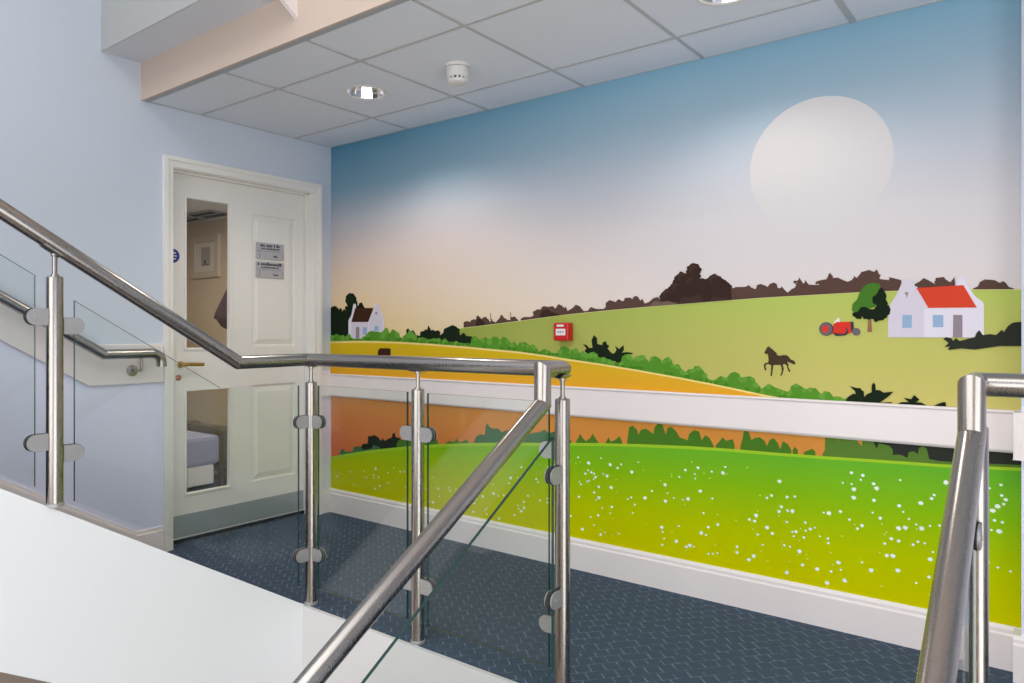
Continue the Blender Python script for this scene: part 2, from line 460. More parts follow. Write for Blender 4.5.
# lining and stops
w.box(XW-T, XW, DY0, DY0+0.004, 0, DZ); w.box(XW-T, XW, DY1-0.004, DY1, 0, DZ); w.box(XW-T, XW, DY0, DY1, DZ-0.004, DZ)
w.box(XD+0.004, XD+0.035, DY0+0.004, DY0+0.012, 0, DZ); w.box(XD+0.004, XD+0.035, DY1-0.012, DY1-0.004, 0, DZ); w.box(XD+0.004, XD+0.035, DY0, DY1, DZ-0.012, DZ-0.004)
w.build('frame', M['door_white'], door, DL)
LY0, LY1, LZ0, LZ1 = DY0+0.007, DY1-0.007, 0.016, DZ-0.008
G1 = (2.068, 2.324, 1.045, 1.893); G2 = (2.079, 2.335, 0.250, 0.835)   # glazed openings
P1 = (2.468, 2.775, 1.06, 1.845); P2 = (2.500, 2.775, 0.262, 0.832)     # raised panels
GA0, GA1 = 2.056, 2.340
w = MB(); xb = XD-0.042
w.box(xb, XD, LY0, GA0, LZ0, LZ1)
w.box(xb, XD, GA0, GA1, LZ0, G2[2]); w.box(xb, XD, GA0, GA1, G2[3], G1[2]); w.box(xb, XD, GA0, GA1, G1[3], LZ1)
py0, py1 = 2.470, 2.775
w.box(xb, XD, GA1, py0, LZ0, LZ1); w.box(xb, XD, py1, LY1, LZ0, LZ1)
w.box(xb, XD, py0, py1, LZ0, P2[2]); w.box(xb, XD, py0, py1, P2[3], P1[2]); w.box(xb, XD, py0, py1, P1[3], LZ1)
for z0, z1 in ((P2[2], P2[3]), (P1[2], P1[3])):   # recessed raised-and-fielded panels
    d = 0.012; e = 0.03
    w.box(xb+0.01, XD-d, py0, py1, z0, z1)
    a = [(XD-d, py0+0.012, z0+0.012), (XD-d, py1-0.012, z0+0.012), (XD-d, py1-0.012, z1-0.012), (XD-d, py0+0.012, z1-0.012)]
    b = [(XD-0.003, py0+e+0.012, z0+e+0.012), (XD-0.003, py1-e-0.012, z0+e+0.012), (XD-0.003, py1-e-0.012, z1-e-0.012), (XD-0.003, py0+e+0.012, z1-e-0.012)]
    w.grid([a, b], 0, False); w.face(b, 0)
w.build('leaf', M['door_white'], door, DL)
for g in (G1, G2):
    w = MB(); b = 0.014
    w.box(XD-0.02, XD+0.006, GA0, GA0+b, g[2], g[3]); w.box(XD-0.02, XD+0.006, GA1-b, GA1, g[2], g[3])
    w.box(XD-0.02, XD+0.006, GA0+b, GA1-b, g[2], g[2]+b); w.box(XD-0.02, XD+0.006, GA0+b, GA1-b, g[3]-b, g[3])
    gl = MB(); gl.box(XD-0.024, XD-0.018, GA0, GA1, g[2], g[3])
    p = gl.build('glass_pane', M['door_glass'], door, DL); p['label'] = 'narrow clear glass pane'
    f = w.build('glazing_bead', M['door_white'], door, DL, bevel=0.003)
w = MB(); w.box(XD, XD+0.003, LY0+0.012, LY1-0.012, 0.03, 0.15)
k = w.build('kick_plate', M['kick'], door, DL); k['label'] = 'grey metal kick plate'
w = MB(); w.box(XD-0.04, XD+0.002, LY0, LY1, 0.003, 0.022)
w.build('bottom_gap_shade', M['dark_gap'], door, DL)  # dark strip painting in the shaded gap below the leaf
w = MB(); w.lathe([(0.018, 0.0), (0.018, 0.008), (0.010, 0.010), (0.009, 0.045)], (XD, 2.035, 0.968), 20, 0, 'x')
w.tube([(XD+0.045, 2.030, 0.968), (XD+0.045, 2.06, 0.970), (XD+0.045, 2.145, 0.966)], 0.0095, 12)
h = w.build('lever_handle', M['brass'], door, DL); h['label'] = 'brass lever handle'
w = MB(); w.lathe([(0.015, 0.0), (0.015, 0.006), (0.009, 0.008), (0.009, 0.012)], (XD, 2.024, 0.898), 20, 0, 'x')
h = w.build('lock_cylinder', M['copper'], door, DL)

# signs fixed to the door
def plate(z0, z1, rows, label):
    y0, y1 = 2.497, 2.690
    t = thing('name_plate', (XD, (y0+y1)/2, z0), label, 'sign', None)
    L = tuple(t.location)
    w = MB(); w.box(XD, XD+0.004, y0, y1, z0, z1); w.build('plate', M['plate'], t, L, bevel=0.001)
    w = MB(); hgt = z1-z0; rnd = random.Random(rows)
    def line(ya, yb, zc, h, word=0.03):
        y = ya
        while y < yb:
            lw = h*rnd.uniform(0.45, 0.7)
            if y+lw > yb: break
            hh = h*rnd.choice([0.7, 0.7, 1.0])
            w.box(XD+0.004, XD+0.0046, y, y+lw*0.86, zc, zc+hh)
            y += lw + (h*0.5 if rnd.random() < 0.16 else h*0.04)
    line(y0+0.028 if rows == 1 else y0+0.010, y1-0.026 if rows == 1 else y1-0.006, z0+hgt*0.76, 0.019)
    line(y0+0.034, y1-0.03, z0+hgt*0.60, 0.010)
    line(y0+0.118, y0+0.155, z0+hgt*0.16, 0.012)
    for a, b in ((y0+0.004, y0+0.085), (y0+0.02, y1-0.02)): w.box(XD+0.004, XD+0.0045, a, b, z0+hgt*0.50, z0+hgt*0.515)
    for yy in (y0+0.022, y1-0.008): w.box(XD+0.004, XD+0.0045, yy, yy+0.002, z0+hgt*0.08, z0+hgt*0.46)
    w.build('lettering', M['ink'], t, L)
    return t
plate(1.580, 1.680, 1, 'upper of the two small silver name plates on the white door')
plate(1.470, 1.567, 2, 'lower of the two small silver name plates on the white door')
t = thing('fire_door_sign', (XD, 1.993, 1.556), 'round blue safety sign near the left edge of the white door', 'sign'); L = tuple(t.location)
w = MB(); w.lathe([(0.038, 0.0), (0.038, 0.002)], (XD, 1.993, 1.556), 32, 0, 'x'); w.build('disc', M['blue'], t, L)
w = MB()
for zz, hw in ((1.572, 0.018), (1.556, 0.026), (1.540, 0.018)):
    y = 1.993-hw
    while y < 1.993+hw-0.004: w.box(XD+0.002, XD+0.0025, y, y+0.004, zz-0.004, zz+0.004); y += 0.0062
w.build('lettering', M['paper'], t, L)

# ------------------------------------------------------------ lobby beyond the door
LYW, LZC = 3.6, 2.167
w = MB(); w.box(-8.2, XW-T, LYW, LYW+0.1, 0, 2.4); w.box(-8.3, -8.2, 1.0, LYW+0.1, 0, 2.4); w.box(-8.3, XW-T, 0.9, 1.0, 0, 2.4)
structure(w.build('wall_lobby', M['lobby_wall']), 'magnolia lobby wall seen through the door panes', 'wall')
w = MB(); w.box(-8.2, XW-T, 1.0, LYW, LZC, LZC+0.05)
structure(w.build('ceiling_lobby', M['lobby_ceil']))
w = MB(); w.box(-8.2, XW-T, 1.0, LYW, -0.03, 0.0)
structure(w.build('floor_lobby', M['carpet']))
# ceiling grille
def lob(u, v):                                # a point on the lobby wall
    d = ray(u, v); s = LYW/d[1]; return (d[0]*s, LYW, EYE+d[2]*s)
def on_z(u, v, z):
    d = ray(u, v); s = (z-EYE)/d[2]; return (d[0]*s, d[1]*s)
ga, gb = on_z(178, 218, LZC), on_z(222, 211.5, LZC)
gt = thing('ceiling_grille', (gb[0]-0.4, gb[1], LZC), 'dark slotted ceiling grille seen through the upper door pane', 'grille'); L = tuple(gt.location)
w = MB(); x1 = gb[0]; x0 = x1-1.3; y0 = gb[1]-0.11; y1 = gb[1]+0.11
w.box(x0, x1, y0, y1, LZC-0.004, LZC); w.build('backing', M['grille'], gt, L)
w = MB()
for yy in (y0, (y0+y1)/2, y1): w.box(x0, x1, yy-0.012, yy+0.012, LZC-0.012, LZC-0.004)
for k in range(4): w.box(x0+k*(x1-x0)/3-0.01, x0+k*(x1-x0)/3+0.01, y0, y1, LZC-0.012, LZC-0.004)
w.build('frame', M['clamp'], gt, L)
# picture
a, b = lob(194, 237), lob(221, 277)
px0, px1, pz1, pz0 = a[0], b[0], lob(207, 236)[2], lob(207, 278)[2]
pt = thing('framed_picture', ((px0+px1)/2, LYW, pz0), 'cream framed picture on the lobby wall seen through the door pane', 'picture'); L = tuple(pt.location)
w = MB(); f = 0.06
w.box(px0, px0+f, LYW-0.03, LYW, pz0, pz1); w.box(px1-f, px1, LYW-0.03, LYW, pz0, pz1); w.box(px0+f, px1-f, LYW-0.03, LYW, pz0, pz0+f); w.box(px0+f, px1-f, LYW-0.03, LYW, pz1-f, pz1)
w.build('frame', M['frame'], pt, L, bevel=0.005)
w = MB(); w.box(px0+f, px1-f, LYW-0.014, LYW, pz0+f, pz1-f); w.build('mount', M['mount'], pt, L)
w = MB(); iw, ih = (px1-px0), (pz1-pz0)
w.box(px0+iw*0.34, px1-iw*0.34, LYW-0.018, LYW-0.014, pz0+ih*0.28, pz1-ih*0.27, 0)
w.box(px0+iw*0.46, px0+iw*0.52, LYW-0.02, LYW-0.018, pz0+ih*0.34, pz0+ih*0.42, 1); w.box(px0+iw*0.38, px0+iw*0.62, LYW-0.02, LYW-0.018, pz0+ih*0.31, pz0+ih*0.325, 1)
w.build('print', [M['art'], M['ink']], pt, L)
# coat on a hook
d = ray(229, 290); yc = 3.25; s = yc/d[1]; ctop = Vector((d[0]*s+0.02, yc, EYE+d[2]*s))
def atd(u, v, y=3.25):
    d = ray(u, v); s = y/d[1]; return Vector((d[0]*s, d[1]*s, EYE+d[2]*s))
ct = thing('hanging_coat', tuple(atd(229, 288)), 'dark plum coat hanging beyond the door, seen through the upper pane', 'coat'); L = tuple(ct.location)
rings = []
for v, ul, ur in ((285, 229.4, 230.2), (292, 226.5, 233), (300, 224, 238), (310, 220.5, 241), (318, 218.3, 242), (320, 221, 242), (326, 224, 241), (329, 228, 240)):
    l, r = atd(ul, v), atd(ur, v); c = (l+r)/2; hx = (r.x-l.x)/2; ring = []
    for k in range(20):
        t = 2*math.pi*k/20; rr = 1+0.10*math.sin(5*t)
        ring.append((c.x+hx*math.cos(t), c.y+0.55*hx*math.sin(t)*rr, c.z))
    rings.append(ring)
w = MB(); w.grid(rings, 0, True); w.face(rings[0], 0); w.face(rings[-1], 0); w.build('cloth', M['coat'], ct, L)
w = MB(); a = atd(228.4, 287); w.tube([(a.x+0.01, a.y, a.z+0.02), (a.x+0.01, a.y, a.z-0.9)], 0.012, 10); w.tube([(a.x+0.01, a.y, a.z-0.9), (a.x+0.01, a.y, 0.0)], 0.016, 10)
w.lathe([(0.16, 0), (0.15, 0.02), (0.02, 0.03)], (a.x+0.01, a.y, 0.0), 20)
w.build('coat_stand_pole', M['wood_dark'], ct, L)
# armchair in the lobby
cx, cy = -5.12, 2.80
ch = thing('armchair', (cx, cy, 0), 'lilac low armchair with dark back seen through the lower door pane', 'chair'); L = (cx, cy, 0)
w = MB(); w.box(cx-0.26, cx+0.24, cy-0.17, cy+0.10, 0.19, 0.40); w.build('seat', M['lilac'], ch, L, bevel=0.03)
w = MB(); w.box(cx-0.24, cx+0.22, cy-0.14, cy+0.06, 0.05, 0.19); w.build('base', M['mount'], ch, L, bevel=0.01)
w = MB(); w.box(cx-0.30, cx-0.20, cy-0.20, cy+0.22, 0.20, 0.46); w.build('backrest', M['wood_dark'], ch, L, bevel=0.03)
w = MB(); w.box(cx-0.28, cx+0.22, cy+0.10, cy+0.20, 0.12, 0.45); w.build('arm', M['wood_dark'], ch, L, bevel=0.03)
for sx in (-0.22, 0.18):
    for sy in (-0.12, 0.14):
        w = MB(); w.tube([(cx+sx, cy+sy, 0), (cx+sx, cy+sy, 0.13)], 0.016, 10); w.build('leg', M['wood_dark'], ch, L)

# ============================================================ MURAL
MK = 1.02
def mc(name, r, g, b): return mat('print_'+name, rgb(r, g, b, MK), 0.75, spec=0.0)
def kc(r, g, b): return rgb(r, g, b, MK)
MM = []
def mi(m): MM.append(m); return len(MM)-1
sky = mi(zgrad('print_sky', 0.9, 2.33,
    [(0.0, kc(226, 214, 208)), (0.30, kc(222, 213, 211)), (0.50, kc(216, 212, 214)), (0.66, kc(196, 203, 212)), (0.84, kc(160, 186, 202)), (1.0, kc(134, 177, 199))],
    (-3.5, -1.3, [(0.0, kc(242, 208, 128)), (0.16, kc(240, 210, 140)), (0.34, kc(236, 210, 176)), (0.52, kc(222, 204, 196)), (0.66, kc(190, 192, 198)), (0.80, kc(128, 162, 182)), (1.0, kc(88, 140, 166))])))
sunm = mi(mat('print_sun', rgb(216, 213, 213, MK), 0.6, spec=0.2))
hill = mi(zgrad('print_hill', 0.86, 1.40, [(0.0, kc(204, 192, 112)), (0.5, kc(193, 193, 106)), (0.85, kc(178, 196, 98)), (1.0, kc(170, 200, 96))],
    (-2.6, -0.8, [(0.0, kc(160, 160, 78)), (1.0, kc(144, 166, 76))])))
hill_edge = mi(mc('hill_edge', 222, 218, 158))
field = mi(zgrad('print_field', 0.86, 1.12, [(0.0, kc(226, 160, 46)), (0.35, kc(224, 174, 46)), (0.6, kc(214, 178, 36)), (1.0, kc(216, 182, 36))]))
field_edge = mi(mc('field_edge', 240, 214, 130))
hedge = mi(mc('hedge', 88, 144, 48)); hedge_l = mi(mc('hedge_light', 106, 160, 62)); hedge_d = mi(mc('hedge_dark', 72, 128, 38))
black = mi(mc('dark_bush', 32, 42, 30)); brown = mi(mc('far_trees', 92, 70, 62)); brown_d = mi(mc('far_trees_dark', 62, 46, 42)); brown_l = mi(mc('far_trees_light', 116, 96, 84))
hw1 = mi(mc('house_gable', 214, 206, 216)); hw2 = mi(mc('house_front', 226, 220, 230)); roof_r = mi(mc('roof_red', 214, 74, 52)); roof_b = mi(mc('roof_brown', 68, 44, 34))
win = mi(mc('house_window', 150, 178, 206)); hdoor = mi(mc('house_door', 150, 136, 144))
tree_g = mi(mc('tree_green', 74, 122, 46)); trunk = mi(mc('tree_trunk', 150, 110, 84))
tyre = mi(mc('tyre_grey', 112, 104, 110)); trac = mi(mc('tractor_red', 218, 62, 48)); trac_d = mi(mc('tractor_dark', 74, 66, 74)); horse_m = mi(mc('horse', 78, 60, 48))
brown_m = mi(mc('far_trees_mid', 72, 55, 49)); pw = mi(mc('pale_patch', 236, 232, 226)); darkbush = mi(mc('slate_bush', 52, 54, 48))
orange = mi(zgrad('print_orange', 0.40, 0.74, [(0.0, kc(214, 110, 58)), (0.6, kc(216, 136, 66)), (1.0, kc(214, 146, 66))], (-3.6, -2.2, [(0.0, kc(214, 112, 66)), (1.0, kc(214, 146, 84))])))
meadow = mi(zgrad('print_meadow', 0.13, 0.66, [(0.0, kc(206, 202, 0)), (0.35, kc(184, 198, 4)), (0.7, kc(136, 188, 22)), (1.0, kc(102, 178, 48))]))
meadow_edge = mi(mc('meadow_edge', 160, 200, 48)); low_g = mi(mc('low_hedge', 76, 122, 40)); low_t = mi(mc('low_teal', 70, 112, 74)); olive = mi(mc('low_olive', 92, 126, 52))
flower = mi(mc('flower', 236, 242, 224)); fl_y = mi(mc('flower_yellow', 206, 222, 110))

mur = MB(); mur.keep = True
Y0 = YW-0.0015
FILM = [0]
def lay(k):
    FILM[0] += 1
    return Y0 - 0.0005*k - 0.000002*(FILM[0] % 240)
def PX(pts, m, k, y=None):
    mur.flat([wall_xz(u, v) for u, v in pts], lay(k), m)
def QZ(x0, x1, z0, z1, m, k): mur.flat([(x0, z0), (x1, z0), (x1, z1), (x0, z1)], lay(k), m)
def disc(u, v, ru, m, k, rv=None, n=28):
    c = wall_xz(u, v); e = wall_xz(u+ru, v)[0]-c[0]; g = e if rv is None else (c[1]-wall_xz(u, v+rv)[1])
    mur.flat([(c[0]+e*math.cos(2*math.pi*q/n), c[1]+g*math.sin(2*math.pi*q/n)) for q in range(n)], lay(k), m)
def lumps(pts, m, k, r0=1.6, r1=3.0, seed=1, dy=0.8):
    """soft round leaf lumps along an outline"""
    R = random.Random(seed)
    for (u, v), (u2, v2) in zip(pts, pts[1:]):
        nn = max(1, int(abs(u2-u)/3))
        for q in range(nn):
            t = (q+R.random())/nn; disc(u+(u2-u)*t, v+(v2-v)*t+dy+R.uniform(0, 1), R.uniform(r0, r1)*0.55, m, k, None, 10)
MX0, MX1 = XW+0.001, -0.119
zt, zb = ZC-0.003, 0.875
QZ(MX0, MX1, zb, zt, sky, 0)
c0, c1 = wall_xz(750, 166)[0], wall_xz(894, 166)[0]; cz_ = (wall_xz(830, 95)[1]+wall_xz(815, 231)[1])/2; rz = (wall_xz(830, 95)[1]-wall_xz(815, 231)[1])/2; rx = (c1-c0)/2
mur.flat([((c0+c1)/2+rx*math.cos(2*math.pi*q/72), cz_+rz*math.sin(2*math.pi*q/72)) for q in range(72)], lay(1), sunm)
# far hill
HT = [(452, 330), (460, 327.6), (490, 324), (520, 320.2), (560, 314.6), (590, 311.5), (620, 308.6), (650, 306), (700, 302), (740, 298.8), (770, 296.6), (800, 295), (860, 291.6), (900, 290), (950, 289), (1030, 288.6)]
def band(top, m, k, dv=0, vb=450):
    PX([(u, v+dv) for u, v in top] + [(top[-1][0], vb), (top[0][0], vb)], m, k)
def clipx(pts): return [(min(max(x, MX0), MX1), max(z, zb)) for x, z in pts]
def bandc(top, m, k, dv=0, z0=None):
    z0 = zb if z0 is None else z0
    p = [wall_xz(u, v+dv) for u, v in top]; p = [(min(max(x, MX0), MX1), z) for x, z in p]
    mur.flat(p + [(p[-1][0], z0), (p[0][0], z0)], lay(k), m)
def hill_v(u, T=HT):
    for (a, b), (c, d) in zip(T, T[1:]):
        if a <= u <= c: return b+(d-b)*(u-a)/(c-a)
    return T[-1][1]
def ridge(pts, m, k, T=HT, dv=0.6):
    us = [p[0] for p in pts]; a, b = pts[0][0], pts[-1][0]
    bot = [(b+(a-b)*q/8, hill_v(b+(a-b)*q/8, T)+dv) for q in range(9)]
    PX(pts+bot, m, k)
A = [(464, 327), (464, 322), (467, 321), (471, 322), (474, 319), (476, 320), (478, 315), (482, 319), (486, 316.5), (489, 320), (491, 322), (491.6, 318), (493, 321), (496, 322.4), (500, 318), (502, 316), (505, 318), (508, 320), (511, 320), (511.4, 317), (515, 317), (519, 320.4)]
B = [(521, 319), (524, 317), (531, 317), (533.5, 316), (534, 312), (537, 309.5), (541, 309.4), (544, 306), (549, 307), (553, 306), (556, 309), (557.5, 305.5), (560, 304.6), (562.5, 306), (564, 309), (566, 306.5), (568, 311), (573, 308), (576, 305), (580, 306), (584, 311), (588, 311), (591, 307), (597, 309), (604, 309), (606, 307), (606, 303), (610, 300), (616, 302), (619, 299), (624, 302), (625, 298), (630, 297.6), (633, 299), (635, 296), (638, 296.4), (641, 301), (643, 299), (645, 303.4), (650, 302)]
CC = [(648, 303), (654, 298), (658, 297), (661, 299.5), (661, 294), (665, 290), (669, 288), (673, 283), (676, 276), (681, 272), (684, 273), (688, 274), (687.4, 268), (691, 264), (694, 263), (697, 264), (700.5, 267), (700, 274), (698.6, 278), (703, 279), (708, 279), (710, 276), (714, 274), (718, 275.4), (722, 278), (728, 282), (731, 285), (732, 289), (736, 287), (741, 287), (746, 287), (749, 285), (752, 288), (756, 289.6), (757.4, 285), (761, 284), (765, 285.4), (768, 287), (770, 284), (774, 282.6), (777, 284), (778, 288), (782, 288.4)]
D = [(780, 289), (782, 286.4), (785, 290), (788, 292.6), (792, 289), (796, 287.4), (797.6, 283), (794.6, 281), (798.6, 280.6), (799.4, 277.4), (804.4, 285), (805.4, 280), (809, 284.6), (815, 285), (819.6, 285), (816.4, 281.4), (822, 280), (828, 279), (828.4, 275), (830.6, 272.6), (833.4, 278), (838, 277.6), (843, 280), (848, 281.8), (852, 280), (854, 278.6), (853.8, 275.8), (857, 278), (862, 272), (869, 270), (875.6, 272.4), (877, 269), (879.6, 275), (880, 279), (888, 280), (891, 280), (888.8, 277), (897, 279), (901, 280), (902, 281)]
E_ = [(914, 288), (915, 284), (920, 281.4), (924, 278), (928, 280), (935, 284), (935.8, 278), (944, 277), (947, 281), (951, 282), (954.6, 277), (955.4, 286)]
G_ = [(973, 288.6), (978, 286.4), (980, 282), (985, 279.4), (990, 279.8), (995, 280.2), (1000, 283), (1003, 281), (1006, 283), (1009, 287), (1014, 288.4)]
bandc(HT, hill_edge, 2); bandc(HT, hill, 3, 1.1)
for k, p in enumerate((A, B, CC, D, E_, G_)):
    ridge(p, brown, 4)
    for q0, q1 in zip(p, p[1:]):
        if min(hill_v(q0[0])-q0[1], hill_v(q1[0])-q1[1]) > 3.5: lumps([q0, q1], brown, 4, 1.6, 3.0, 20+k+int(q0[0]))
CD = [q for q in CC if 660 < q[0] < 732]
ridge([(661, 305)] + CD + [(732, 300)], brown_d, 5)
for q0, q1 in zip(CD, CD[1:]): lumps([q0, q1], brown_d, 5, 2.0, 4.0, int(q0[0]), 1.4)
for u, v, a in ((694, 270, 4.6), (667, 294, 4.0), (714, 279.5, 4.4), (682, 277, 4.0), (676, 287, 3.6), (690, 281, 3.2)): disc(u, v, a, brown_m, 6); disc(u+1.6, v+2.2, a*0.82, brown_d, 7)
ridge([(679, 303.4), (682, 298), (686, 296.4), (690, 298), (695, 296), (699, 294.4), (702, 298), (704, 301)], brown_m, 8)
ridge([(711, 301), (713, 297), (720, 297.4), (731, 299)], brown_m, 8)
ridge([(650, 306), (655, 301), (662, 302), (668, 301), (678, 303.4)], brown_l, 6)
ridge([(540, 317), (542, 311), (548, 309), (552, 312), (560, 314)], brown_d, 5); ridge([(476, 324), (479, 317.4), (482, 320), (485, 322)], brown_d, 5)
for pu in ((491, 313), (511, 312)): PX([(pu[0]-0.3, pu[1]), (pu[0]+0.3, pu[1]), (pu[0]+0.3, 320), (pu[0]-0.3, 320)], brown_l, 4)
# left tree cluster, cottage
lumps([(333, 307.4), (338, 309), (345, 311), (348, 305), (347.4, 297), (351, 294), (355, 295), (356, 303), (362, 304)], black, 4, 2.0, 4.0, 9)
PX([(330, 343), (330, 308), (333, 306.4), (336, 306), (339, 308.6), (340, 312), (344, 311), (347, 310.4), (348, 306), (346, 301), (346.4, 296), (349.6, 293), (354, 293.6), (357, 298), (356.6, 304), (358.6, 306), (360, 303), (362.4, 302.4), (364, 306), (366, 309), (366, 343)], black, 4)
PX([(349, 342), (349, 320.4), (352, 315), (354, 304), (356.4, 303.6), (357, 310), (353, 320), (352, 342)], hw2, 6)
PX([(352, 342), (352, 322), (369, 322), (369, 342)], hw1, 6)
PX([(368.6, 342), (369, 321), (374.6, 309), (376, 303), (379.6, 303), (380.4, 308), (383.8, 315), (384.6, 322), (384.6, 342)], hw2, 6)
PX([(370, 342), (370, 322), (375, 311), (376.6, 304.6), (379, 304.6), (380, 309), (383, 316), (383.4, 342)], hw1, 7)
PX([(352, 322), (356, 308), (374, 308), (369, 322)], roof_b, 7)
PX([(356.4, 340), (356.6, 327), (360, 327), (360, 340)], hdoor, 7); PX([(363.4, 334.6), (363.6, 327.2), (367.4, 327.2), (367.4, 334.6)], win, 7)
PX([(375, 331), (375.2, 326), (379.2, 326), (379.2, 331)], win, 8); PX([(376, 314.4), (376, 312), (378, 312), (378, 314.4)], hdoor, 8)
# dark bushes, hedge, yellow field
PX([(407, 341), (406.8, 330), (408.8, 328), (411, 333), (413.4, 329.8), (417, 335), (420.4, 336), (421, 331.6), (424, 331), (427.6, 330.4), (429, 325), (431, 330), (436, 331), (439.6, 330), (439, 333), (441, 335), (444, 332.6), (444.4, 329), (450, 326.4), (453, 325), (457, 326.6), (460, 331), (460.6, 335.4), (464.4, 332.4), (467, 336), (473, 336.4), (473, 347), (440, 346)], black, 6)
PX([(583.4, 344), (587, 345), (590, 348), (593, 347.5), (592, 340), (594.6, 335), (597.4, 338), (597.8, 344), (603, 345), (603, 342.4), (606.4, 341), (607.4, 344.4), (610, 346), (608, 348.4), (612, 353), (614.6, 353.6), (617, 350), (615.6, 345.6), (619.6, 349), (624.2, 345), (624.4, 350), (622.4, 352.6), (628, 352), (634.2, 353), (630, 355), (622, 364), (600, 359), (590, 356), (585, 351), (587, 348.4)], black, 6)
H1 = [(330, 337), (334, 335.4), (337, 333.8), (341, 335.6), (345, 337), (348.6, 335), (352, 338.6), (366, 338.6), (368, 336), (368.4, 332.4), (372, 331), (378, 331.6), (383.4, 333), (384, 330), (388, 329.4), (390.6, 333.6), (393, 329.2), (397, 331), (399, 336), (403, 338), (405.4, 335), (409, 333), (412, 331), (415.4, 334.6), (418, 339), (423, 337), (427.6, 338.6), (430, 341), (434, 338), (438.4, 338.6), (442, 341), (446, 338), (449, 341.6), (456, 342), (463, 343), (471, 344), (472.6, 337), (476.4, 336), (480, 340), (486.4, 337), (491, 341), (493.4, 336.6), (498, 337), (500.6, 340), (504.4, 336.4), (508.6, 339), (512, 344), (515, 341.4), (518, 346), (520, 343), (526, 341.8), (531, 346), (533, 344), (536, 346), (540, 352), (544, 349), (549, 350), (553, 353), (559.6, 354), (561, 347), (565, 346), (569, 348), (571, 350.4), (576, 349), (580, 353), (584, 351), (588, 355), (591, 353), (594.6, 351.6), (599, 357), (606, 358), (614, 361), (621.6, 364), (622.4, 357), (625.6, 354.4), (631, 354.6), (634, 359.6), (637, 356.6), (643, 355), (646.4, 358.6), (650, 362), (651.4, 357), (656, 356), (661, 359), (663, 363.6), (664.6, 359), (668.6, 356.8), (672.4, 360), (674, 367), (677.4, 364), (680, 365), (683, 371), (686, 372), (689.6, 369), (693, 369.4), (695.6, 366), (700, 366), (704, 371), (707, 376), (710, 380.4), (715.6, 380), (721, 375.8), (727, 378), (731, 373), (735.6, 371.6), (740, 374), (741, 378), (745.6, 376.8), (751, 376.2), (755.4, 379), (756, 384), (760, 386), (762, 389), (766, 386), (770, 384), (775, 387), (780, 389), (786, 391), (790, 392.6), (791.6, 386), (797, 383.4), (803, 387), (806, 389.6), (810, 388), (816, 388), (820.6, 393), (823, 394.4), (824, 391), (830, 391.8), (834, 397), (837, 396), (841, 397), (844, 399), (847, 398), (850, 403)]
FT = [(330, 341.4), (355, 340.8), (380, 341), (405, 342), (430, 343.6), (470, 346.8), (520, 351.6), (545, 355), (570, 359), (600, 363.4), (640, 370), (680, 377.2), (710, 383), (740, 389.2), (760, 393.6), (785, 398.2), (800, 401), (860, 412)]
PX([(u, v) for u, v in H1] + [(u, v+1.5) for u, v in reversed(FT)], hedge, 8)
R = random.Random(3)
for (u, v), (u2, v2) in zip(H1, H1[1:]):
    if R.random() < 0.75:
        t = R.random(); uu, vv = u+(u2-u)*t, v+(v2-v)*t
        disc(uu, min(vv+R.uniform(1.6, 3), hill_v(uu, FT)-1), R.uniform(1.4, 2.8), hedge_l, 9, None, 9)
        if R.random() < 0.6: disc(uu+2, hill_v(uu, FT)-R.uniform(0.5, 2.5), R.uniform(1.4, 2.6), hedge_d, 10, 1.4, 8)
bandc(FT, field_edge, 11); bandc(FT, field, 12, 1.9)
PX([(378.6, 355.5), (379.2, 350), (381.2, 348.2), (391, 348.2), (391.8, 349.4), (391.6, 355.5)], roof_b, 13)
lumps([(424, 332), (429, 328), (436, 332), (446, 331), (453, 326), (458, 328), (462, 335)], black, 6, 2, 3.6, 12)
# horse
HZ = [(165, 262), (175, 240), (190, 215), (200, 192), (213, 195), (222, 178), (232, 200), (257, 215), (282, 240), (307, 262), (312, 286), (340, 292), (380, 285), (420, 285), (447, 305), (467, 335), (500, 345), (525, 375), (510, 392), (480, 382), (452, 367), (426, 360), (442, 390), (442, 425), (465, 470), (450, 479), (430, 440), (424, 402), (395, 385), (377, 395), (389, 440), (373, 500), (356, 523), (348, 515), (366, 470), (363, 430), (353, 397), (280, 397), (270, 402), (264, 450), (253, 521), (235, 523), (243, 470), (246, 402), (215, 387), (187, 392), (180, 420), (192, 450), (176, 463), (164, 430), (162, 390), (180, 375), (211, 370), (216, 340), (211, 300), (207, 272), (185, 272)]
PX([(750+x/11.38, 330+y/11.38) for x, y in HZ], horse_m, 6)
# tractor
PX([(834, 323), (836, 320), (839.4, 317.6), (840.4, 322), (836, 325)], pw, 6)
PX([(832, 334), (834, 324), (837, 322), (852.6, 321.6), (854, 331.6), (848, 334)], trac, 7)
PX([(850.6, 321.6), (853.8, 321.6), (854.6, 331), (851.4, 331.4)], trac_d, 8)
disc(844, 331.4, 4.6, trac_d, 8); disc(843, 330.4, 3.8, trac, 9); disc(856.6, 331.8, 4.2, tyre, 9)
disc(826.6, 329, 7.2, trac_d, 8); disc(826.2, 329, 6.4, tyre, 9); disc(825.6, 329, 3.2, trac, 10, 3.8)
PX([(833, 332.5), (839, 333.5), (843, 336), (836, 336)], trac_d, 8)
